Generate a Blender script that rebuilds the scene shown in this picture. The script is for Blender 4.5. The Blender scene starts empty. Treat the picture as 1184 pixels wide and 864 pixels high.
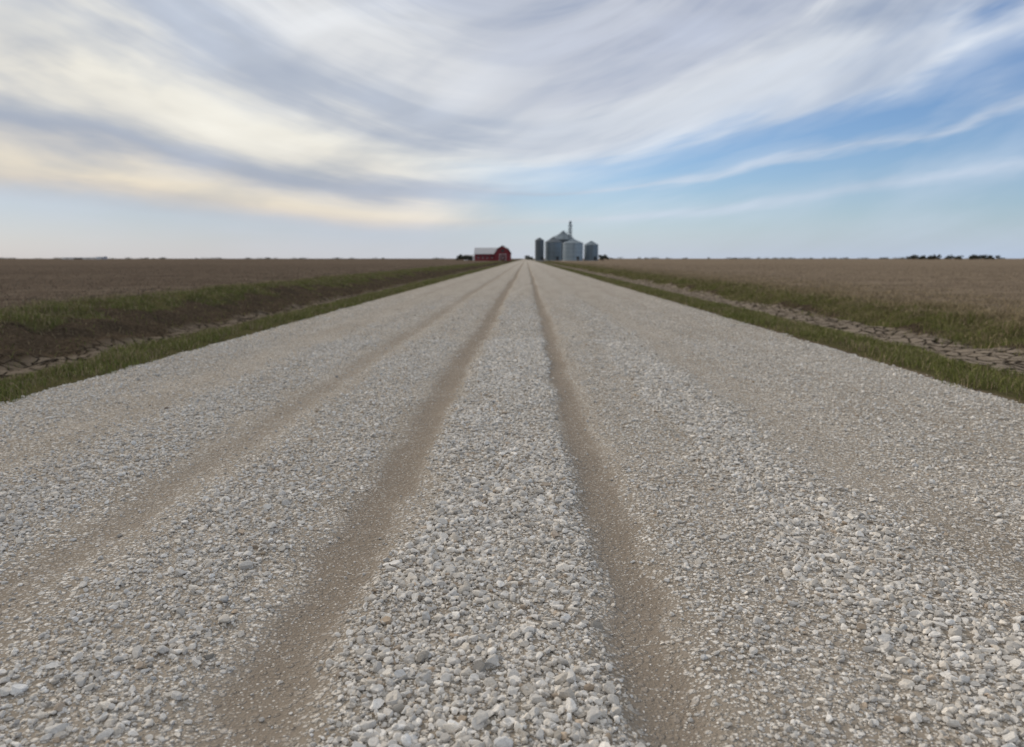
import bpy, bmesh, math, random
import numpy as np
from mathutils import Vector
random.seed(4); rng=np.random.default_rng(7)
scene=bpy.context.scene
H=1.35
# ------------------------------------------------------------ helpers
def lin(c):
    c=np.array(c)/255.0
    return tuple(float(v) for v in np.where(c<=0.04045,c/12.92,((c+0.055)/1.055)**2.4))
def _hash(ix,iy,seed):
    h=(ix.astype(np.int64)*374761393+iy.astype(np.int64)*668265263+seed*974634777)&0x7fffffff
    h=((h^(h>>13))*1274126177)&0x7fffffff
    return ((h^(h>>16))&0xffff)/65535.0
def vn(x,y,s,seed=0):
    x=np.asarray(x,float)/s; y=np.asarray(y,float)/s
    ix=np.floor(x);iy=np.floor(y);fx=x-ix;fy=y-iy
    fx=fx*fx*(3-2*fx);fy=fy*fy*(3-2*fy)
    a=_hash(ix,iy,seed);b=_hash(ix+1,iy,seed);c=_hash(ix,iy+1,seed);d=_hash(ix+1,iy+1,seed)
    return (a*(1-fx)+b*fx)*(1-fy)+(c*(1-fx)+d*fx)*fy
def sst(a,b,x):
    t=np.clip((np.asarray(x,float)-a)/(b-a),0,1); return t*t*(3-2*t)
def np_mesh(name,V,F,mat,attr=None,smooth=False):
    me=bpy.data.meshes.new(name); V=np.asarray(V,np.float32);F=np.asarray(F,np.int32)
    n=F.shape[1]
    me.vertices.add(len(V)); me.vertices.foreach_set("co",V.ravel())
    me.loops.add(F.size); me.loops.foreach_set("vertex_index",F.ravel())
    me.polygons.add(len(F)); me.polygons.foreach_set("loop_start",np.arange(0,F.size,n,dtype=np.int32))
    me.update(calc_edges=True)
    me.polygons.foreach_set("use_smooth",np.full(len(F),smooth))
    if attr is not None:
        for k,a in attr.items():
            at=me.attributes.new(k,'FLOAT_COLOR','POINT')
            c=np.ones((len(V),4),np.float32); c[:,:3]=a
            at.data.foreach_set("color",c.ravel())
    me.materials.append(mat)
    ob=bpy.data.objects.new(name,me); scene.collection.objects.link(ob)
    return ob
class NT:
    def __init__(s,tree): s.t=tree; s.n=tree.nodes; s.l=tree.links
    def node(s,typ,ins=None,**kw):
        nd=s.n.new(typ)
        for k,v in kw.items(): setattr(nd,k,v)
        if ins:
            for k,v in ins.items(): s.set(nd.inputs[k],v)
        return nd
    def set(s,sock,v):
        if isinstance(v,bpy.types.NodeSocket): s.l.new(v,sock)
        else: sock.default_value=v
    def math(s,op,a,b=0.0,c=None,clamp=False):
        nd=s.n.new('ShaderNodeMath'); nd.operation=op; nd.use_clamp=clamp
        s.set(nd.inputs[0],a); s.set(nd.inputs[1],b)
        if c is not None: s.set(nd.inputs[2],c)
        return nd.outputs[0]
    def ramp(s,f,stops,interp='LINEAR'):
        nd=s.n.new('ShaderNodeValToRGB'); cr=nd.color_ramp; cr.interpolation=interp
        while len(cr.elements)<len(stops): cr.elements.new(0.5)
        for e,(p,c) in zip(cr.elements,sorted(stops,key=lambda q:q[0])):
            e.position=p
            e.color=(c,c,c,1) if isinstance(c,(int,float)) else (*c,1)
        s.set(nd.inputs[0],f); return nd.outputs[0]
    def mix(s,f,a,b,bt='MIX'):
        nd=s.n.new('ShaderNodeMix'); nd.data_type='RGBA'; nd.blend_type=bt
        s.set(nd.inputs[0],f)
        s.set(nd.inputs[6],a if isinstance(a,bpy.types.NodeSocket) else (*a,1))
        s.set(nd.inputs[7],b if isinstance(b,bpy.types.NodeSocket) else (*b,1))
        return nd.outputs[2]
    def noise(s,vec,scale,detail=4,rough=0.55,dist=0.0,out=0):
        nd=s.node('ShaderNodeTexNoise',{'Vector':vec,'Scale':scale,'Detail':detail,'Roughness':rough,'Distortion':dist})
        return nd.outputs[out]
    def comb(s,x,y,z=0.0):
        return s.node('ShaderNodeCombineXYZ',{0:x,1:y,2:z}).outputs[0]
    def vmul(s,v,k):
        nd=s.n.new('ShaderNodeVectorMath'); nd.operation='MULTIPLY'; s.set(nd.inputs[0],v); s.set(nd.inputs[1],k); return nd.outputs[0]
    def vadd(s,v,k):
        nd=s.n.new('ShaderNodeVectorMath'); nd.operation='ADD'; s.set(nd.inputs[0],v); s.set(nd.inputs[1],k); return nd.outputs[0]
def newmat(name):
    m=bpy.data.materials.new(name); m.use_nodes=True
    n=NT(m.node_tree); b=m.node_tree.nodes['Principled BSDF']; return m,n,b
def simplemat(name,col,rough=0.7,metal=0.0,var=0.25,scale=1.5):
    m,n,b=newmat(name)
    g=n.node('ShaderNodeNewGeometry')
    f=n.noise(g.outputs['Position'],scale,4)
    c=n.mix(f,tuple(v*(1-var) for v in col),tuple(min(1,v*(1+var)) for v in col))
    n.set(b.inputs['Base Color'],c); b.inputs['Roughness'].default_value=rough; b.inputs['Metallic'].default_value=metal
    return m
def attrmat(name,rough=0.8,bump=False):
    m,n,b=newmat(name)
    a=n.node('ShaderNodeAttribute',attribute_name='col')
    col=a.outputs['Color']
    if bump:
        g=n.node('ShaderNodeNewGeometry')
        f=n.noise(g.outputs['Position'],180,1,0.65)
        col=n.mix(1.0,col,n.ramp(f,[(0.3,0.78),(0.7,1.0)]),'MULTIPLY')
    d=n.node('ShaderNodeBsdfDiffuse',{'Color':col,'Roughness':0.3})
    out=[q for q in m.node_tree.nodes if q.type=='OUTPUT_MATERIAL'][0]
    m.node_tree.nodes.remove(b)
    n.l.new(d.outputs[0],out.inputs[0])
    return m
# ------------------------------------------------------------ world
SUN_EL=math.radians(27); SUN_AZ=math.radians(-52)
w=bpy.data.worlds.new("World"); scene.world=w; w.use_nodes=True
try: w.cycles.sampling_method='NONE'
except Exception: pass
W=NT(w.node_tree); bg=w.node_tree.nodes['Background']; bg.inputs['Strength'].default_value=0.1
sky=W.node('ShaderNodeTexSky',sky_type='NISHITA'); sky.sun_disc=False
sky.sun_elevation=SUN_EL; sky.sun_rotation=SUN_AZ%(2*math.pi); sky.air_density=1.0; sky.dust_density=0.4; sky.ozone_density=2.0
tc=W.node('ShaderNodeTexCoord'); D=tc.outputs['Generated']
sx=W.node('ShaderNodeSeparateXYZ',{0:D}); x,y,z=sx.outputs
zc=W.math('MAXIMUM',z,0.0)
yy=W.math('MAXIMUM',W.math('ABSOLUTE',y),0.3)
az=W.math('DIVIDE',x,yy); te=W.math('DIVIDE',zc,yy)
gq=W.math('SQRT',W.math('MULTIPLY_ADD',az,az,0.075))
L0=W.math('DIVIDE',te,gq)
bs=W.comb(az,W.math('MULTIPLY',te,1.6),0.0)
n1=W.noise(bs,2.3,2,0.5)
n2=W.noise(W.comb(W.math('MULTIPLY',az,3.2),W.math('MULTIPLY',L0,9.0),4.0),1.0,4,0.6)
dl=W.math('ADD',W.math('MULTIPLY',W.math('SUBTRACT',n1,0.5),0.60),W.math('MULTIPLY',W.math('SUBTRACT',n2,0.5),0.52))
L=W.math('MULTIPLY',L0,W.math('ADD',dl,1.0))
Lr=W.math('MULTIPLY',L,0.7)
def R(lst): return [(p*0.7,(lin(c) if isinstance(c,tuple) else c)) for p,c in lst]
cl=W.ramp(Lr,R([(0.0,(192,196,204)),(0.08,(170,182,202)),(0.12,(182,188,201)),(0.15,(216,207,197)),(0.18,(242,229,204)),(0.215,(228,221,208)),
  (0.25,(166,175,191)),(0.29,(170,179,194)),(0.335,(230,226,216)),(0.42,(243,240,229)),(0.48,(216,218,220)),(0.55,(172,182,199)),(0.64,(190,197,209)),
  (0.78,(228,229,230)),(0.9,(212,216,222)),(1.05,(184,191,206)),(1.3,(180,188,204)),(1.42,(222,219,213))]),'B_SPLINE')
crr=W.ramp(Lr,R([(0.0,(200,212,230)),(0.3,(212,220,232)),(0.40,(220,227,236)),(0.47,(218,224,233)),(0.55,(202,210,222)),(0.64,(220,224,230)),(0.76,(184,192,209)),(0.92,(178,186,204)),(1.1,(200,205,216)),(1.3,(180,189,206)),(1.42,(222,219,213))]),'B_SPLINE')
ar=W.ramp(Lr,R([(0.0,0.3),(0.11,0.12),(0.145,0.2),(0.17,0.6),(0.19,0.22),(0.235,0.02),(0.262,0.08),(0.285,0.65),(0.305,0.25),(0.345,0.03),(0.395,0.25),(0.445,0.8),(0.52,1.0),(0.6,1.0)]))
al=W.ramp(Lr,R([(0.0,0.7),(0.1,0.75),(0.16,1.0),(1.3,1.0)]))
sd_=W.ramp(W.math('MULTIPLY_ADD',az,1.0,0.5),[(0.28,0),(0.70,1)],'EASE')
ccol=W.mix(sd_,cl,crr)
alpha=W.math('ADD',W.math('MULTIPLY',al,W.math('SUBTRACT',1.0,sd_)),W.math('MULTIPLY',ar,sd_))
Lf=W.math('MULTIPLY',L0,W.math('MULTIPLY_ADD',W.math('SUBTRACT',n1,0.5),0.3,1.0))
tilt=W.math('MULTIPLY_ADD',W.math('MAXIMUM',az,-0.25),-0.45,Lf)
te2=W.math('SUBTRACT',W.math('MULTIPLY',te,9.0),W.math('MULTIPLY',W.math('MAXIMUM',az,-0.3),2.6))
s2=W.noise(W.comb(W.math('MULTIPLY',az,3.4),te2,2.0),1.0,4,0.5,0.3)
s3=W.noise(W.comb(W.math('MULTIPLY',tilt,20.0),W.math('MULTIPLY',az,5.5),1.0),1.0,4,0.55,0.2)
pat=W.ramp(W.noise(W.vadd(bs,(3.1,8.2,0)),4.5,2,0.5),[(0.38,0.05),(0.64,0.9)])
mod=W.math('MULTIPLY',W.math('SUBTRACT',s2,0.5),0.75)
mod=W.math('ADD',mod,W.math('MULTIPLY',W.math('MULTIPLY',W.math('SUBTRACT',s3,0.5),0.34),pat))
bright=W.math('ADD',mod,1.0)
ccol2=W.mix(W.math('MULTIPLY',W.math('MAXIMUM',W.math('MULTIPLY',mod,-1.0),0.0),1.8,clamp=True),ccol,lin((156,167,190)))
cc=W.node('ShaderNodeVectorMath',{0:ccol2},operation='SCALE'); W.set(cc.inputs['Scale'],W.math('MULTIPLY',bright,10.0))
am=W.math('ADD',alpha,W.math('MULTIPLY',mod,W.math('MULTIPLY_ADD',sd_,1.1,0.5)),clamp=True)
skyc=W.mix(1.0,sky.outputs[0],(0.80,0.95,1.20),'MULTIPLY')
col=W.mix(am,skyc,cc.outputs[0])
side=W.math('MULTIPLY_ADD',x,0.75,0.5,clamp=True)
hz=W.ramp(side,[(0.0,lin((204,198,196))),(0.45,lin((198,203,214))),(1.0,lin((180,198,224)))])
hz10=W.node('ShaderNodeVectorMath',{0:hz},operation='SCALE'); hz10.inputs['Scale'].default_value=10.0
hf=W.math('MULTIPLY',W.math('EXPONENT',W.math('MULTIPLY',zc,-22.0)),0.85)
col=W.mix(hf,col,hz10.outputs[0])
W.set(bg.inputs['Color'],col)
# ------------------------------------------------------------ sun
sl=bpy.data.lights.new("sun",'SUN'); sl.energy=2.1; sl.angle=math.radians(10); sl.color=(1.0,0.90,0.79)
so=bpy.data.objects.new("sun",sl); scene.collection.objects.link(so)
sd=Vector((math.sin(SUN_AZ)*math.cos(SUN_EL),math.cos(SUN_AZ)*math.cos(SUN_EL),math.sin(SUN_EL)))
so.rotation_euler=sd.to_track_quat('Z','Y').to_euler()
# ------------------------------------------------------------ heights
LX=[-9000,-60,-20,-14,-12.6,-11.6,-9.5,-8.0,-7.2,-6.3,-5.35,-5.1,-4.8,0,4.4,4.75,4.95,5.9,6.8,7.5,9.3,10.7,12.5,16,60,9000]
LZ=[0.1,0.1,0.1,0.1,0.09,-0.02,-0.62,-0.66,-0.5,-0.1,0.0,-0.01,-0.05,-0.05,-0.05,-0.01,0.0,-0.08,-0.42,-0.46,-0.46,-0.06,0.0,0.05,0.08,0.08]
def ground_z(X,Y):
    X=np.asarray(X,float);Y=np.asarray(Y,float)
    off=(vn(X*0,Y,6,11)-0.5)*0.5*sst(5.6,7,np.abs(X))+(vn(X*0+9,Y,1.7,14)-0.5)*0.25*sst(6.5,8,np.abs(X))*(1-sst(13,18,np.abs(X)))
    z=np.interp(X+off,LX,LZ)
    a=np.abs(X)
    rough=sst(5.2,7,a)*(1-sst(60,200,a))
    z=z+rough*((vn(X,Y,1.3,1)-0.5)*0.09+(vn(X,Y,0.4,2)-0.5)*0.07)
    z=z+sst(4.7,5.2,a)*(vn(X,Y,0.5,3)-0.5)*0.03
    bank=np.where(X<0,sst(8.5,9.8,a)*(1-sst(12,13,a)),sst(9,9.8,a)*(1-sst(10.8,11.8,a)))
    z=z+bank*((vn(X,Y,0.7,5)-0.5)*0.2+(vn(X,Y,0.3,6)-0.5)*0.10)
    return z
def wob(Y): return (vn(Y*0,Y,5,21)-0.5)*0.12
def track_w(X,Y):
    Xw=X+wob(Y)+(vn(X,Y,0.35,23)-0.5)*0.10
    e=lambda c,h:1-sst(h*0.3,h*1.5,np.abs(Xw-c))
    return np.clip((0.95*e(-0.80,0.15)+1.0*e(0.42,0.115)+0.58*e(-2.08,0.15)+0.3*e(3.35,0.2)+0.25*e(-3.75,0.18)+0.18*e(2.25,0.3))*(0.82+0.3*vn(X,Y,0.8,27)),0,1)
def coarse_w(X,Y):
    Xw=X+wob(Y)+(vn(X,Y,0.6,25)-0.5)*0.2
    c=1.0*sst(-0.68,-0.48,Xw)*(1-sst(0.2,0.36,Xw))*(0.6+0.5*vn(X,Y,0.5,31))
    c=c+0.8*sst(0.95,1.25,Xw)*(1-sst(1.6,2.1,Xw))
    c=c+0.5*sst(-1.9,-1.7,Xw)*(1-sst(-1.2,-0.95,Xw))
    c=c+0.5*sst(-3.4,-2.9,Xw)*(1-sst(-2.5,-2.25,Xw))
    c=c+0.3*sst(0.55,0.7,Xw)*(1-sst(1.0,1.1,Xw))+0.36*(sst(2.0,2.6,Xw))+0.34*(1-sst(-4.2,-3.6,Xw))
    return np.clip(c,0,1)
def road_z(X,Y):
    X=np.asarray(X,float);Y=np.asarray(Y,float)
    z=0.035*(1-(X/5.0)**2)+0.0
    z=z-0.028*track_w(X,Y)+0.018*coarse_w(X,Y)*(0.5+vn(X,Y,0.3,32))
    z=z+(vn(X,Y,0.18,33)-0.5)*0.010+(vn(X,Y,0.07,34)-0.5)*0.005
    e=np.where(X<0,sst(4.75,5.3,-X),sst(4.4,4.95,X)); z=z-0.05*e
    return z
# ------------------------------------------------------------ ground
Xs=np.concatenate([[-9000,-4000,-2000,-1000,-500,-250,-130,-80,-55,-40,-32,-26,-22,-19,-17],np.arange(-15.5,-4.6,0.15),[-3,0,3],np.arange(4.4,15.6,0.15),[17,19,22,26,32,40,55,80,130,250,500,1000,2000,4000,9000]])
def rows(y0,st,y1,gr,yend):
    r=list(np.arange(y0,y1,st)); s=st
    while r[-1]<yend: s*=gr; r.append(r[-1]+s)
    return np.array(r)
Ys=np.concatenate([[-900,-300,-120,-60,-30,-20,-12],rows(-6,0.15,32,1.035,9000)])
gx,gy=np.meshgrid(Xs,Ys); gz=ground_z(gx,gy)
V=np.stack([gx,gy,gz],-1).reshape(-1,3)
nr,nc=gx.shape
i=np.arange(nr-1)[:,None]*nc+np.arange(nc-1)[None,:]
F=np.stack([i,i+1,i+nc+1,i+nc],-1).reshape(-1,4)
a=np.abs(V[:,0]); left=V[:,0]<0; X0=V[:,0];Y0=V[:,1]
jit=(vn(X0,Y0,1.1,41)-0.5)*1.2
def grass_w(X,Y):
    a=np.abs(X); jit=(vn(X,Y,1.1,41)-0.5)*1.1
    sh=sst(4.6,4.9,a)*(1-sst(6.4,6.9,a+jit*0.5))
    gl=sst(10.7,11.5,a+jit*1.6)*(1-sst(12.8,13.8,a+jit*0.8))
    gr=sst(9.2,9.9,a+jit*0.8)*(1-sst(11.0,13.0,a+jit*1.5))
    return np.clip(sh+np.where(X<0,gl,gr),0,1)
gw=grass_w(X0,Y0)
mud=np.where(left,sst(6.5,6.9,a)*(1-sst(9.4,10.0,a+jit*.5)),sst(6.3,6.8,a)*(1-sst(9.4,10.0,a+jit*.6)))
soil=np.where(left,sst(9.1,9.8,a+jit*.5)*(1-sst(12.6,13.2,a)),sst(9.3,9.7,a)*(1-sst(10.4,11,a)))
zone=np.stack([gw,mud,soil],-1)
m,n,b=newmat("ground_soil")
P=n.node('ShaderNodeNewGeometry').outputs['Position']
at=n.node('ShaderNodeAttribute',attribute_name='zone'); zs=n.node('ShaderNodeSeparateColor',{0:at.outputs['Color']})
sxp=n.node('ShaderNodeSeparateXYZ',{0:P})
nbig=n.noise(n.vmul(P,(0.02,0.006,1)),1.0,3)
nmid=n.noise(P,0.9,5,0.65)
nfine=n.noise(P,14,4,0.7)
rowx=n.math('ADD',sxp.outputs[0],n.math('MULTIPLY',n.noise(P,0.4,1),0.35))
roww=n.math('MULTIPLY_ADD',n.math('SINE',n.math('MULTIPLY',rowx,2*math.pi/1.52)),0.5,0.5)
strk=n.noise(n.vmul(P,(2.2,0.22,1)),1.0,4,0.65)
strk2=n.noise(n.vmul(P,(0.05,0.6,1)),1.0,4,0.7)
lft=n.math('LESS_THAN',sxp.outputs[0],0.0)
fcol=n.mix(n.ramp(nmid,[(0.3,0),(0.7,1)]),(0.105,0.081,0.063),(0.225,0.178,0.137))
fcol=n.mix(n.math('MULTIPLY',roww,0.45),fcol,(0.28,0.228,0.172))
fcol=n.mix(n.ramp(strk,[(0.4,0),(0.66,0.65)]),fcol,(0.31,0.252,0.186))
fcol=n.mix(n.ramp(strk2,[(0.42,0),(0.6,0.65)]),fcol,(0.088,0.066,0.053))
fcol=n.mix(n.ramp(nbig,[(0.35,0),(0.7,0.5)]),fcol,(0.12,0.092,0.073))
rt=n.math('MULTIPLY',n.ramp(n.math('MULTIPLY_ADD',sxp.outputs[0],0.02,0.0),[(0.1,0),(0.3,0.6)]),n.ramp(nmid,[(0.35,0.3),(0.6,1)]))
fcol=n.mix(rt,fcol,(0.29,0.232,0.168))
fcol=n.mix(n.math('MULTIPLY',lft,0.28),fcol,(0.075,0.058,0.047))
fcol=n.mix(1.0,fcol,n.ramp(nfine,[(0.3,0.45),(0.65,1.2)]),'MULTIPLY')
gcol=n.mix(nmid,(0.055,0.058,0.025),(0.12,0.11,0.052))
gcol=n.mix(n.ramp(nfine,[(0.45,0),(0.7,0.8)]),gcol,(0.12,0.095,0.062))
dst=n.vadd(P,n.vmul(n.noise(P,2.5,3,out=1),(0.5,0.5,0.0)))
vor=n.node('ShaderNodeTexVoronoi',{'Vector':n.vmul(dst,(1,1,0)),'Scale':3.0},feature='DISTANCE_TO_EDGE')
crk=n.ramp(vor.outputs['Distance'],[(0.0,0),(0.035,0.2),(0.085,1)])
mcol=n.mix(nmid,(0.20,0.165,0.13),(0.38,0.325,0.26))
mcol=n.mix(1.0,mcol,n.ramp(nfine,[(0.3,0.7),(0.65,1.1)]),'MULTIPLY')
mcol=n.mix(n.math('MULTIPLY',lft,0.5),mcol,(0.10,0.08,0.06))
mcol=n.mix(crk,(0.02,0.016,0.012),mcol)
scol=n.mix(n.ramp(nfine,[(0.3,0),(0.7,1)]),(0.030,0.023,0.016),(0.125,0.097,0.070))
def sharp(s,k=0.3): return n.ramp(n.math('ADD',s,n.math('MULTIPLY',n.math('SUBTRACT',nfine,0.5),0.8)),[(0.5-k,0),(0.5+k,1)])
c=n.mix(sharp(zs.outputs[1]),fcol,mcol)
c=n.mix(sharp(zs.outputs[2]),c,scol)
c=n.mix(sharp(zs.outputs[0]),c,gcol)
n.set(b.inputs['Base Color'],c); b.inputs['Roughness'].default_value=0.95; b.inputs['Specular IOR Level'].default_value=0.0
hgt=n.math('ADD',n.math('MULTIPLY',nfine,0.6),n.math('MULTIPLY',nmid,0.5))
hgt=n.math('ADD',hgt,n.math('MULTIPLY',crk,n.math('MULTIPLY',zs.outputs[1],0.6)))
bp=n.node('ShaderNodeBump',{'Height':hgt,'Strength':1.0,'Distance':0.13}); n.set(b.inputs['Normal'],bp.outputs[0])
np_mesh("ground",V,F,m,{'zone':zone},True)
# ------------------------------------------------------------ road
Xs=np.arange(-5.32,4.98,0.05); Ys=np.concatenate([[-40,-20,-10],rows(-5,0.05,12,1.035,2600)])
gx,gy=np.meshgrid(Xs,Ys); gz=road_z(gx,gy)
V=np.stack([gx,gy,gz],-1).reshape(-1,3); nr,nc=gx.shape
i=np.arange(nr-1)[:,None]*nc+np.arange(nc-1)[None,:]
F=np.stack([i,i+1,i+nc+1,i+nc],-1).reshape(-1,4)
tr=track_w(V[:,0],V[:,1]); co=coarse_w(V[:,0],V[:,1]); ed=np.where(V[:,0]<0,sst(4.5,5.2,-V[:,0]),sst(4.2,4.85,V[:,0]))
m,n,b=newmat("gravel_surface")
P=n.node('ShaderNodeNewGeometry').outputs['Position']; P2=n.vmul(P,(1,1,0.0))
at=n.node('ShaderNodeAttribute',attribute_name='zone'); zs=n.node('ShaderNodeSeparateColor',{0:at.outputs['Color']})
def vor(scale,feat='F1'):
    nd=n.node('ShaderNodeTexVoronoi',{'Vector':P2,'Scale':scale},feature=feat); return nd
v1=vor(42); v2=vor(95)
cellv=n.node('ShaderNodeSeparateColor',{0:v1.outputs['Color']}).outputs
cell2=n.node('ShaderNodeSeparateColor',{0:v2.outputs['Color']}).outputs
nf=n.noise(P,120,2,0.7); nm=n.noise(P,1.1,4,0.6); nl=n.noise(n.vmul(P,(3.0,0.25,0)),1.0,3,0.6)
st1=n.ramp(cellv[0],[(0,(0.36,0.33,0.29)),(0.4,(0.60,0.57,0.525)),(0.8,(0.72,0.695,0.65)),(1,(0.82,0.80,0.765))])
st2=n.ramp(cell2[0],[(0,(0.27,0.24,0.20)),(0.5,(0.50,0.465,0.415)),(1,(0.70,0.67,0.62))])
dust=n.mix(nf,(0.15,0.124,0.099),(0.295,0.252,0.206))
pres1=n.math('GREATER_THAN',n.math('ADD',cellv[1],n.math('MULTIPLY',zs.outputs[1],0.35)),0.50)
gap1=n.ramp(v1.outputs['Distance'],[(0.42,1),(0.60,0)])
s1=n.math('MULTIPLY',pres1,gap1)
gap2=n.ramp(v2.outputs['Distance'],[(0.42,1),(0.64,0)])
s2=n.math('MULTIPLY',n.math('GREATER_THAN',cell2[1],0.3),gap2)
bed=n.mix(n.ramp(nm,[(0.3,0),(0.7,1)]),(0.225,0.193,0.155),(0.35,0.31,0.262))
c=n.mix(s2,bed,st2); c=n.mix(s1,c,st1)
tk=n.math('ADD',zs.outputs[0],n.math('MULTIPLY',n.math('SUBTRACT',n.noise(P,9,3,0.6),0.5),0.8))
tk=n.ramp(n.math('MULTIPLY',tk,1.0),[(0.15,0),(0.85,0.88)])
grit=n.math('MULTIPLY',s2,n.math('GREATER_THAN',cell2[1],0.70))
tkk=n.math('MULTIPLY',tk,n.math('SUBTRACT',1.0,n.math('MULTIPLY',grit,0.8)))
c=n.mix(tkk,c,dust)
c=n.mix(n.ramp(nl,[(0.42,0),(0.7,0.38)]),c,(0.28,0.243,0.20))
c=n.mix(n.math('MULTIPLY',zs.outputs[2],0.2),c,(0.24,0.2,0.15))
n.set(b.inputs['Base Color'],c); b.inputs['Roughness'].default_value=0.93; b.inputs['Specular IOR Level'].default_value=0.0
h=n.math('ADD',n.math('MULTIPLY',s1,n.math('SUBTRACT',1.0,v1.outputs['Distance'])),n.math('MULTIPLY',n.math('MULTIPLY',s2,n.math('SUBTRACT',1.0,v2.outputs['Distance'])),0.4))
h=n.math('MULTIPLY',h,n.math('SUBTRACT',1.0,n.math('MULTIPLY',tkk,0.6)))
h=n.math('ADD',h,n.math('MULTIPLY',nf,0.35))
bp=n.node('ShaderNodeBump',{'Height':h,'Strength':1.0,'Distance':0.014}); n.set(b.inputs['Normal'],bp.outputs[0])
np_mesh("gravel_road",V,F,m,{'zone':np.stack([tr,co,ed],-1)},True)
# ------------------------------------------------------------ stones
def ico(sub):
    bm=bmesh.new(); bmesh.ops.create_icosphere(bm,subdivisions=sub,radius=1.0)
    v=np.array([q.co[:] for q in bm.verts]); f=np.array([[q.index for q in p.verts] for p in bm.faces]); bm.free(); return v,f
def stones(pts,rad,sub,cols):
    bv,bf=ico(sub); nv=len(bv); K=24; vs=[]
    for k in range(K):
        v=bv.copy()
        for _ in range(9):
            d=rng.normal(size=3); d/=np.linalg.norm(d); t=rng.uniform(0.42,0.8)
            s=v@d; over=np.maximum(s-t,0); v=v-over[:,None]*d
        v*=1+rng.normal(0,0.06,(nv,1))
        v*=np.array([rng.uniform(0.95,1.4),rng.uniform(0.75,1.0),rng.uniform(0.55,0.9)])*1.12
        vs.append(v)
    vs=np.array(vs); N=len(pts)
    k=rng.integers(0,K,N); v=vs[k]
    az=rng.uniform(0,2*math.pi,N); tl=rng.normal(0,0.5,N)
    ca,sa=np.cos(az),np.sin(az); ct,stt=np.cos(tl),np.sin(tl)
    x1=v[:,:,0]; y1=v[:,:,1]*ct[:,None]-v[:,:,2]*stt[:,None]; z1=v[:,:,1]*stt[:,None]+v[:,:,2]*ct[:,None]
    x2=x1*ca[:,None]-y1*sa[:,None]; y2=x1*sa[:,None]+y1*ca[:,None]
    out=np.stack([x2,y2,z1],-1)*rad[:,None,None]+pts[:,None,:]
    F=(bf[None]+np.arange(N)[:,None,None]*nv).reshape(-1,3)
    return out.reshape(-1,3),F,np.repeat(cols,nv,axis=0)
def scatter(N,y0,y1,rmed,rsig,rmax,minr=0.003,fade=None,trk=0.93):
    Y=rng.uniform(y0,y1,N); X=rng.uniform(-5.15,4.8,N)
    keep=np.abs(X)<0.85*Y+1.3; X=X[keep];Y=Y[keep]
    tw=track_w(X,Y); cw=coarse_w(X,Y)
    clump=vn(X,Y,0.22,51)*0.6+vn(X,Y,0.9,52)*0.6
    p=(0.14+0.9*cw)*(0.4+clump)*(1-trk*tw)
    if fade: p=p*(1-sst(fade,y1,Y))
    keep=rng.random(len(X))<p; X=X[keep];Y=Y[keep];cw=cw[keep]
    r=np.exp(rng.normal(math.log(rmed),rsig,len(X)))*(0.68+0.46*cw); r=np.clip(r,minr,rmax)
    Z=road_z(X,Y)+r*rng.uniform(0.1,0.6,len(X))
    g_=np.clip(rng.normal(0.66,0.12,len(X)),0.26,0.88)
    wm=rng.random(len(X)); tint=np.where(wm[:,None]<0.3,np.array([[1.02,0.955,0.86]]),np.where(wm[:,None]<0.93,np.array([[1.0,0.965,0.91]]),np.array([[0.97,0.965,0.95]])))
    brown=(rng.random(len(X))<0.03)[:,None]
    C=g_[:,None]*tint*np.where(brown,np.array([[0.72,0.63,0.54]]),1.0)
    return np.stack([X,Y,Z],-1),r,C
smat=attrmat("gravel_stone",0.88,True)
parts=[]
p,r,c=scatter(95000,0.9,4.2,0.0088,0.37,0.026); parts.append(stones(p,r,2,c))
p,r,c=scatter(110000,0.9,4.2,0.0042,0.3,0.007,0.0022,trk=0.4); parts.append(stones(p,r,1,c))
p,r,c=scatter(190000,4.2,12,0.0096,0.34,0.025); parts.append(stones(p,r,1,c))
p,r,c=scatter(90000,12,30,0.0122,0.3,0.024,fade=12); parts.append(stones(p,r,1,c))
o=0;Vs=[];Fs=[];Cs=[]
for v,f,cc_ in parts: Vs.append(v);Fs.append(f+o);Cs.append(cc_);o+=len(v)
print("stones verts",o)
np_mesh("gravel_stones",np.concatenate(Vs),np.concatenate(Fs),smat,{'col':np.concatenate(Cs)},False)
# ------------------------------------------------------------ grass blades
def blades(X,Y,Z,hh,ww,cols,lean=0.5):
    N=len(X); az=rng.uniform(0,math.pi,N); la=rng.uniform(0,2*math.pi,N); ln=np.abs(rng.normal(0,lean,N))*hh
    dx=np.cos(az)*ww/2; dy=np.sin(az)*ww/2
    bl=np.stack([X-dx,Y-dy,Z-0.01],-1); br=np.stack([X+dx,Y+dy,Z-0.01],-1)
    mx=X+np.cos(la)*ln*0.35; my=Y+np.sin(la)*ln*0.35; mz=Z+hh*0.6
    ml=np.stack([mx-dx*.7,my-dy*.7,mz],-1); mr=np.stack([mx+dx*.7,my+dy*.7,mz],-1)
    tp=np.stack([X+np.cos(la)*ln,Y+np.sin(la)*ln,Z+hh*0.97],-1)
    V=np.stack([bl,br,mr,ml,tp],1).reshape(-1,3)
    o=np.arange(N)[:,None]*5
    F=np.concatenate([o+np.array([[0,1,2]]),o+np.array([[0,2,3]]),o+np.array([[3,2,4]])])
    C=np.repeat(cols,5,axis=0)
    return V,F,C
def ysample(N,y0,y1,k):
    u=rng.random(N); a=1/(y0+k);b_=1/(y1+k); return 1/(a+(b_-a)*u)-k
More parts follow.
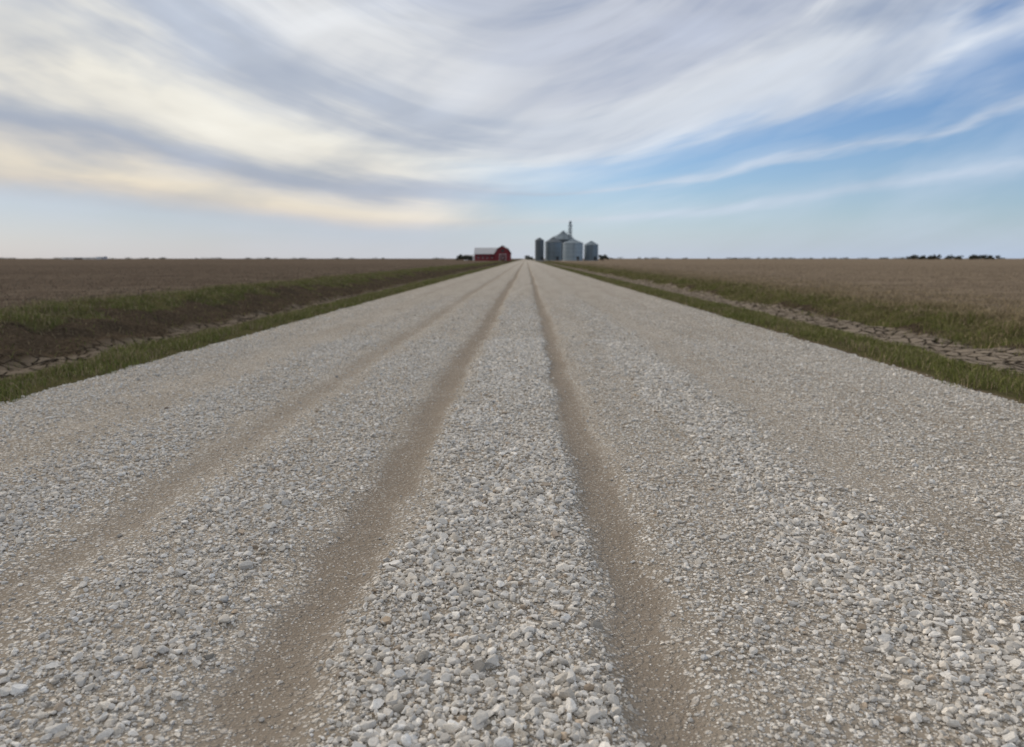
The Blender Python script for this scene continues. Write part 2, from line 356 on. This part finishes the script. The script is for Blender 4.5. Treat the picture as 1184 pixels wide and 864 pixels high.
def grasscol(N,dry):
    gcol=np.array([0.12,0.145,0.045]); g2=np.array([0.225,0.225,0.085]); d=np.array([0.36,0.295,0.185])
    t=rng.random((N,1)); c=gcol*(1-t)+g2*t
    dm=(rng.random((N,1))<np.reshape(dry,(-1,1))); return np.where(dm,d*rng.uniform(0.6,1.1,(N,1)),c)*rng.uniform(0.7,1.2,(N,1))
Vs=[];Fs=[];Cs=[];o=0
def add(V,F,C):
    global o
    Vs.append(V);Fs.append(F+o);Cs.append(C);o+=len(V)
for sgn in (-1,1):
    N=150000; Y=ysample(N,2.5,420,22); a=rng.uniform(4.45,6.9,N)+ (0.35 if sgn<0 else 0); X=sgn*a
    edge=(4.93 if sgn<0 else 4.58)+(vn(X*0,Y,0.8,61+sgn)-0.5)*0.5+(vn(X*0,Y,0.2,63)-0.5)*0.3
    p=sst(-0.05,0.45,a-edge)*(1-sst(6.3,6.9,a))*(0.3+1.0*vn(X,Y,0.3,62))
    k=rng.random(N)<p; X=X[k];Y=Y[k]; a=a[k]; f=1+Y/28
    Z=ground_z(X,Y); hh=rng.uniform(0.03,0.09,len(X))*(0.45+1.1*vn(X,Y,0.4,66))*np.minimum(f,1.4); ww=0.0065*f*rng.uniform(0.7,1.3,len(X))
    add(*blades(X,Y,Z,hh,ww,grasscol(len(X),0.12+0.4*vn(X,Y,1.0,64)),0.7))
    N=210000; Y=ysample(N,4,450,30); lo,hi=(9.2,14.2) if sgn<0 else (8.9,13.4)
    a=rng.uniform(lo,hi,N); X=sgn*a
    p=np.clip(grass_w(X,Y)*1.1+0.05,0,1)*(0.1+1.2*vn(X,Y,0.45,72)); k=rng.random(N)<p; X=X[k];Y=Y[k]; a=a[k]; f=1+Y/30
    Z=ground_z(X,Y); hh=rng.uniform(0.04,0.13,len(X))*(0.3+1.0*vn(X,Y,0.6,73))*np.minimum(f,1.4); ww=0.008*f*rng.uniform(0.7,1.4,len(X))
    dry=(0.15+0.4*vn(X,Y,1.0,74))+ (sst(10.3,11.6,a)*0.7 if sgn>0 else sst(12.4,13.4,a)*0.6)
    add(*blades(X,Y,Z,hh,ww,grasscol(len(X),dry),0.8))
N=160000; Y=ysample(N,5,260,30); X=rng.uniform(10.4,19,N); k=rng.random(N)<(0.15+1.0*vn(X,Y,0.6,75))*(1-sst(13,19,X)); X=X[k];Y=Y[k]
Z=ground_z(X,Y); f=1+Y/35; n_=len(X); add(*blades(X,Y,Z,rng.uniform(0.04,0.13,n_)*(0.4+0.8*vn(X,Y,0.5,76)),0.008*f*rng.uniform(.6,1.3,n_),np.array([[0.38,0.31,0.205]])*rng.uniform(0.5,1.15,(n_,1)),1.0))
gm=attrmat("grass_blades",0.7)
np_mesh("roadside_grass",np.concatenate(Vs),np.concatenate(Fs),gm,{'col':np.concatenate(Cs)},False)
# ------------------------------------------------------------ stubble
Vs=[];Fs=[];Cs=[];o=0
for sgn in (-1,1):
    N=130000 if sgn<0 else 160000; Y=ysample(N,3,260,35); a=(13.0 if sgn<0 else 11.8)+rng.random(N)**1.5*75; 
    r=np.round(a/0.76)*0.76+rng.normal(0,0.08,N); loose=rng.random(N)<0.35; a=np.where(loose,a,r); X=sgn*a
    k=rng.random(N)<(0.1+1.0*vn(X*0.5,Y*0.2,0.8,81))*(1-sst(80,240,Y)); X=X[k];Y=Y[k];L_=loose[k]; f=1+np.hypot(X,Y)/50
    Z=ground_z(X,Y); n_=len(X); hh=np.where(L_,rng.uniform(0.015,0.05,n_),rng.uniform(0.04,0.12,n_)); ww=0.011*f*rng.uniform(0.6,1.4,n_)
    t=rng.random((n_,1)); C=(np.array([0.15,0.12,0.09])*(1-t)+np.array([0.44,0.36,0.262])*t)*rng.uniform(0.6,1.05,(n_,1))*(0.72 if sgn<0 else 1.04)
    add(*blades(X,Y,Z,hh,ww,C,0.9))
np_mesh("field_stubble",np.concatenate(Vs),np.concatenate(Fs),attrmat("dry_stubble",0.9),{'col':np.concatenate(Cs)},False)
# ------------------------------------------------------------ buildings
def empty(name,loc):
    e=bpy.data.objects.new(name,None); e.location=loc; scene.collection.objects.link(e); return e
def part(name,V,F,mat,parent,loc=(0,0,0),smooth=False):
    me=bpy.data.meshes.new(name); me.from_pydata([tuple(v) for v in V],[],[tuple(f) for f in F]); me.update()
    if smooth: me.polygons.foreach_set("use_smooth",[True]*len(me.polygons))
    me.materials.append(mat); ob=bpy.data.objects.new(name,me); scene.collection.objects.link(ob)
    ob.parent=parent; ob.location=loc; return ob
def box(name,x0,x1,y0,y1,z0,z1,mat,parent):
    V=[(x0,y0,z0),(x1,y0,z0),(x1,y1,z0),(x0,y1,z0),(x0,y0,z1),(x1,y0,z1),(x1,y1,z1),(x0,y1,z1)]
    F=[(0,3,2,1),(4,5,6,7),(0,1,5,4),(1,2,6,5),(2,3,7,6),(3,0,4,7)]
    return part(name,V,F,mat,parent)
def lathe(name,prof,seg,mat,parent,smooth=True,cx=0,cy=0):
    V=[];F=[]
    for (r,zz) in prof:
        for k in range(seg):
            a=2*math.pi*k/seg; V.append((cx+r*math.cos(a),cy+r*math.sin(a),zz))
    for j in range(len(prof)-1):
        for k in range(seg):
            k2=(k+1)%seg; F.append((j*seg+k,j*seg+k2,(j+1)*seg+k2,(j+1)*seg+k))
    return part(name,V,F,mat,parent,smooth=smooth)
def beam(name,p,q,r,mat,parent,seg=6):
    p=Vector(p);q=Vector(q);d=(q-p).normalized(); u=d.orthogonal().normalized(); v=d.cross(u)
    V=[];F=[]
    for c in (p,q):
        for k in range(seg):
            a=2*math.pi*k/seg; V.append(c+u*math.cos(a)*r+v*math.sin(a)*r)
    for k in range(seg): F.append((k,(k+1)%seg,seg+(k+1)%seg,seg+k))
    F.append(tuple(range(seg))[::-1]);F.append(tuple(range(seg,2*seg)))
    return part(name,V,F,mat,parent)
steel_d=simplemat("galvanised_steel_dark",(0.085,0.105,0.125),0.5,0.1,0.2,0.8)
steel_m=simplemat("galvanised_steel",(0.15,0.195,0.235),0.45,0.15,0.2,0.8)
steel_l=simplemat("galvanised_steel_light",(0.25,0.31,0.36),0.4,0.2,0.15,0.8)
concrete=simplemat("concrete",(0.35,0.34,0.32)); dark=simplemat("dark_opening",(0.03,0.03,0.035))
red=simplemat("barn_red",(0.16,0.014,0.022),0.7,0,0.25,0.6); white=simplemat("white_paint",(0.62,0.62,0.62),0.6,0,0.06)
roofm=simplemat("metal_roof",(0.40,0.41,0.44),0.5,0.2,0.12,0.5); redroof=simplemat("barn_roof_red",(0.09,0.018,0.022),0.6)
def grain_bin(name,X,Y,r,he,hr,mat,roofmat):
    e=empty(name,(X,Y,0.1)); S=40
    prof=[];zz=0.25;k=0
    while zz<he: prof.append((r+(0.05 if k%2 else 0),zz)); zz+=0.42; k+=1
    prof.append((r,he))
    lathe("pad",[(0.01,-0.3),(r+0.5,-0.3),(r+0.5,0.25),(r-0.1,0.25)],S,concrete,e,False)
    lathe("wall",prof,S,mat,e)
    for j in range(1,int(he/2.2)): lathe("hoop_%d"%j,[(r+0.06,j*2.2),(r+0.13,j*2.2+0.06),(r+0.06,j*2.2+0.12)],S,roofmat,e)
    lathe("roof",[(r+0.3,he-0.1),(r+0.25,he+0.02),(0.9,he+hr*0.93)],S,roofmat,e,False)
    lathe("roof_cap",[(0.9,he+hr*0.93),(0.95,he+hr),(0.6,he+hr+0.35),(0.01,he+hr+0.45)],16,roofmat,e)
    for k in range(10):
        a=2*math.pi*(k+.5)/10; beam("roof_rib_%d"%k,((r+.2)*math.cos(a),(r+.2)*math.sin(a),he+0.08),(0.9*math.cos(a),0.9*math.sin(a),he+hr*0.93+.08),0.09,mat,e,4)
    for s in (-0.25,0.25): beam("ladder_rail",(s,-r-0.25,0.3),(s,-r-0.25,he+0.6),0.04,steel_d,e,4)
    for j in range(int(he/0.9)): beam("ladder_rung",(-0.25,-r-0.25,0.6+j*0.9),(0.25,-r-0.25,0.6+j*0.9),0.025,steel_d,e,4)
    box("door",r*0.35,r*0.35+1.1,-r*0.97-0.25,-r*0.9,0.3,2.3,dark,e)
    return e
def px(p,Y): return (p-608)*Y/855*1.012
def hz_(yp,Y): return H+(299-yp)*Y/855*1.012
def mkbin(name,x0,x1,eave,peak,Y,mat,rm):
    X0_=px(x0,Y);X1_=px(x1,Y); grain_bin(name,(X0_+X1_)/2,Y,(X1_-X0_)/2-0.2,hz_(eave,Y)-0.1,hz_(peak,Y)-hz_(eave,Y)-0.4,mat,rm)
mkbin("grain_silo",617.8,628.5,279,276,415,steel_d,steel_d)
mkbin("grain_bin",629,648.5,281,275,420,steel_m,steel_d)
mkbin("grain_bin",636,663,278,268.5,445,steel_d,steel_m)
mkbin("grain_bin",649,672.5,282,277,402,steel_l,steel_m)
mkbin("grain_bin",673,689.5,284,279.5,410,steel_m,steel_m)
Y=432; X=px(657.5,Y); e=empty("grain_elevator_leg",(X,Y,0.1)); T=hz_(257.5,Y)
for sx_ in (-0.9,0.9):
    for sy_ in (-0.9,0.9): beam("post",(sx_,sy_,0),(sx_,sy_,T-2.2),0.1,steel_d,e,4)
k=0;zz=0.0
while zz<T-4.2:
    s=1 if k%2 else -1
    for q in (-0.9,0.9):
        beam("brace",(-0.9*s,q,zz),(0.9*s,q,zz+2),0.06,steel_d,e,4); beam("girt",(-0.9,q,zz+2),(0.9,q,zz+2),0.06,steel_d,e,4)
    zz+=2;k+=1
box("leg_casing",-0.45,0.0,-0.3,0.3,0,T-1.6,steel_l,e); box("leg_casing_return",0.1,0.5,-0.3,0.3,0,T-1.6,steel_l,e)
box("platform",-1.3,1.3,-1.3,1.3,T-2.6,T-2.4,steel_m,e)
lathe("head",[(0.01,T-1.8),(0.8,T-1.6),(0.85,T-0.8),(0.5,T-0.1),(0.01,T)],12,steel_l,e)
for tx,ty,tp in ((639,420,275),(661,402,277),(650,445,268.5)):
    beam("spout",(0,0,T-6.5),(px(tx,ty)-X,ty-Y,hz_(tp,ty)+0.2),0.12,steel_m,e,6)
# barn
Y=398; xa=px(573,Y); xb=px(590.5,Y); xw=px(549.5,Y); e=empty("red_barn",(0,Y,0.1))
TT=hz_(285.3,Y); W2=(xb-xa)/2; cx=(xa+xb)/2; ev=TT*0.5
gp=[(-W2,0),(-W2,ev),(-W2*0.62,TT*0.82),(0,TT),(W2*0.62,TT*0.82),(W2,ev),(W2,0)]
L=17
V=[(cx+a_,0,b_) for a_,b_ in gp]+[(cx+a_,L,b_) for a_,b_ in gp]
part("walls",V,[tuple(range(7)),tuple(range(7,14))[::-1],(0,7,8,1),(5,12,13,6)],red,e)
gr=[(-W2-.4,ev-.3),(-W2*0.64,TT*0.82+.12),(0,TT+.15),(W2*0.64,TT*0.82+.12),(W2+.4,ev-.3)]
V=[];F=[]
for yy in (-0.6,L+0.6):
    for a_,b_ in gr: V.append((cx+a_,yy,b_+0.05))
for yy in (-0.6,L+0.6):
    for a_,b_ in gr: V.append((cx+a_,yy,b_+0.22))
for k in range(4):
    F+= [(k,k+1,5+k+1,5+k),(10+k,15+k,15+k+1,10+k+1),(k,10+k,10+k+1,k+1),(5+k,6+k,16+k,15+k)]
F+=[(0,5,15,10),(4,14,19,9)]
part("roof",V,F,redroof,e)
box("door",cx-1.7,cx+1.7,-0.08,-0.01,0,3.3,redroof,e)
for s in (-1.85,1.7): box("door_trim",cx+s,cx+s+0.15,-0.12,-0.01,0,3.4,white,e)
box("door_lintel",cx-1.85,cx+1.85,-0.13,-0.01,3.4,3.58,white,e)
beam("door_brace",(cx-1.6,-0.14,0.1),(cx+1.6,-0.14,3.2),0.06,white,e,4); beam("door_brace",(cx+1.6,-0.2,0.1),(cx-1.6,-0.2,3.2),0.06,white,e,4)
box("loft_door",cx-0.8,cx+0.8,-0.08,-0.01,TT*0.58,TT*0.78,dark,e)
wt=TT*0.88; we=TT*0.48; wy=4.0; wd=11.0
V=[(xw,wy,0),(xa-.01,wy,0),(xa-.01,wy,we),(xw,wy,we),(xw,wy+wd,0),(xw,wy+wd,we),(xw,wy+wd/2,wt-.1),(xa-.01,wy+wd,0),(xa-.01,wy+wd,we)]
part("wing_walls",V,[(0,1,2,3),(0,3,6,5,4),(4,5,8,7)],red,e)
V=[(xw-.4,wy-.5,we-.2),(xa+1.2,wy-.5,we-.2),(xa+1.2,wy+wd/2,wt),(xw-.4,wy+wd/2,wt),(xw-.4,wy+wd+.5,we-.2),(xa+1.2,wy+wd+.5,we-.2)]
V+=[(a_,b_,c_+.15) for a_,b_,c_ in V]
part("wing_roof",V,[(0,1,2,3),(3,2,5,4),(6,9,8,7),(9,10,11,8),(0,6,7,1),(0,3,9,6),(3,4,10,9)],roofm,e)
for k in range(4):
    wx=xw+1.5+k*2.4; box("window",wx,wx+0.9,wy-0.05,wy-0.01,1.6,2.6,dark,e)
    box("window_sill",wx-.1,wx+1.0,wy-0.1,wy-0.01,1.42,1.56,white,e)
def shed(name,X,Y,w_,d_,h_,wm,rm):
    e=empty(name,(X,Y,0.08)); 
    V=[(-w_/2,0,0),(w_/2,0,0),(w_/2,0,h_),(-w_/2,0,h_),(-w_/2,d_,0),(w_/2,d_,0),(w_/2,d_,h_),(-w_/2,d_,h_),(-w_/2,d_/2,h_*1.35),(w_/2,d_/2,h_*1.35)]
    part("walls",V,[(0,1,2,3),(5,4,7,6),(0,3,8,7,4),(1,5,6,9,2)],wm,e)
    q=0.4; hh=h_*1.35+.08; V=[(-w_/2-q,-q,h_-.1),(w_/2+q,-q,h_-.1),(w_/2+q,d_/2,hh),(-w_/2-q,d_/2,hh),(w_/2+q,d_+q,h_-.1),(-w_/2-q,d_+q,h_-.1)]
    V+=[(a_,b_,c_+.12) for a_,b_,c_ in V]
    part("roof",V,[(0,1,2,3),(3,2,4,5),(6,9,8,7),(9,11,10,8),(0,6,7,1)],rm,e)
    box("door",-w_*0.15,w_*0.1,-0.06,-0.01,0,h_*0.8,dark,e)
    for k in (-0.4,0.25): box("window",w_*k,w_*k+w_*0.08,-0.06,-0.01,h_*0.4,h_*0.7,dark,e)
shed("machine_shed",px(546,470),470,9,8,2.6,white,roofm)
shed("farm_shed",px(98,1300),1300,60,18,2.6,white,roofm)
shed("farm_shed",px(120,1320),1320,18,14,3.6,roofm,roofm)
# ------------------------------------------------------------ trees
leafm=attrmat("foliage",0.8); bark=simplemat("bark",(0.09,0.07,0.055),0.9)
def tree_geo(X,Y,h,wd,N,ls,seed,z0=0.05):
    r_=np.random.default_rng(seed); K=int(9+h); cl=[]
    for k in range(K):
        a=r_.uniform(0,6.28); rr=r_.uniform(0,1)**0.6*wd/2; cl.append((X+rr*math.cos(a),Y+rr*math.sin(a),z0+h*r_.uniform(0.25,0.9)*(1-0.25*rr/(wd/2)),wd*r_.uniform(0.13,0.26)))
    cl=np.array(cl); k=r_.integers(0,K,N); d=r_.normal(size=(N,3)); d/=np.linalg.norm(d,axis=1)[:,None]
    c=cl[k,:3]+d*cl[k,3:4]*r_.uniform(0.4,1.1,(N,1))*np.array([1,1,0.75])
    u=r_.normal(size=(N,3)); v=r_.normal(size=(N,3)); u/=np.linalg.norm(u,axis=1)[:,None]; v/=np.linalg.norm(v,axis=1)[:,None]
    V=np.stack([c+u*ls,c-u*ls*0.6+v*ls*.7,c-u*ls*.6-v*ls*.7],1).reshape(-1,3)
    F=np.arange(N*3).reshape(-1,3)
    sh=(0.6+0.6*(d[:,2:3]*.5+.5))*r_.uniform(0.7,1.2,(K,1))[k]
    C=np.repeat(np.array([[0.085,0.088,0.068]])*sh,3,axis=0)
    return V,F,C,cl
def tree(name,X,Y,h,wd,seed):
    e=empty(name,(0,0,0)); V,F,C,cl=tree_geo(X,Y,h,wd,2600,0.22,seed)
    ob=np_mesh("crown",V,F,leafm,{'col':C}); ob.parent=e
    V=[];Fq=[]
    for j,(zz,r) in enumerate([(0,.28),(h*.2,.2),(h*.45,.14),(h*.75,.06)]):
        for k in range(8): V.append((X+r*math.cos(k*math.pi/4),Y+r*math.sin(k*math.pi/4),zz))
    for j in range(3):
        for k in range(8): Fq.append((j*8+k,j*8+(k+1)%8,j*8+8+(k+1)%8,j*8+8+k))
    part("trunk",V,Fq,bark,e)
    for k,cc_ in enumerate(cl[:7]): beam("limb_%d"%k,(X,Y,h*(0.2+0.05*k)),tuple(cc_[:3]),0.06,bark,e,5)
tree("bush_tree",px(535,405),405,4.0,4.5,1)
tree("bush_tree",px(543,440),440,3.6,5,2)
tree("bush_tree",px(695,405),405,4.0,4.8,3)
tree("bush_tree",px(611,520),520,4.0,4.5,5)
def row(name,items):
    Vs=[];Fs=[];Cs=[];o=0
    for (X,Y,h,wd,s) in items:
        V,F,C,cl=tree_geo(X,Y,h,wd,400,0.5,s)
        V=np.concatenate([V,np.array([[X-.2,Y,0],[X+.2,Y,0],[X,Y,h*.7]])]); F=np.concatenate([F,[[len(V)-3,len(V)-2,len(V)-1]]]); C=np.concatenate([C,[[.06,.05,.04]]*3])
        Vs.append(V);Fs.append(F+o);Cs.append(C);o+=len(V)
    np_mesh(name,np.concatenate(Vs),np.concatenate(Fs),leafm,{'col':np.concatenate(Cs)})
it=[]
for k in range(46):
    p=random.uniform(1034,1128); 
    it.append((px(p,950),950+random.uniform(-20,20),random.uniform(3.0,7.2),random.uniform(4,7),100+k))
for k in range(60):
    p=random.uniform(700,1184); it.append((px(p,2200),2200+random.uniform(-60,60),random.uniform(2,5),random.uniform(10,22),200+k))
for k in range(50):
    p=random.uniform(0,520); it.append((px(p,2300),2300+random.uniform(-60,60),random.uniform(2,4),random.uniform(12,25),300+k))
row("distant_tree_row",it)
# ------------------------------------------------------------ camera
cam=bpy.data.cameras.new("camera"); cam.sensor_width=36; cam.lens=26.0; cam.clip_start=0.05; cam.clip_end=20000
cam.dof.use_dof=True; cam.dof.focus_distance=3.2; cam.dof.aperture_fstop=2.4
co_=bpy.data.objects.new("camera",cam); scene.collection.objects.link(co_)
co_.location=(0,0,H); co_.rotation_euler=(math.radians(90-8.84),0,math.radians(1.07))
scene.camera=co_
scene.view_settings.view_transform='Standard'; scene.view_settings.look='None'; scene.view_settings.exposure=0
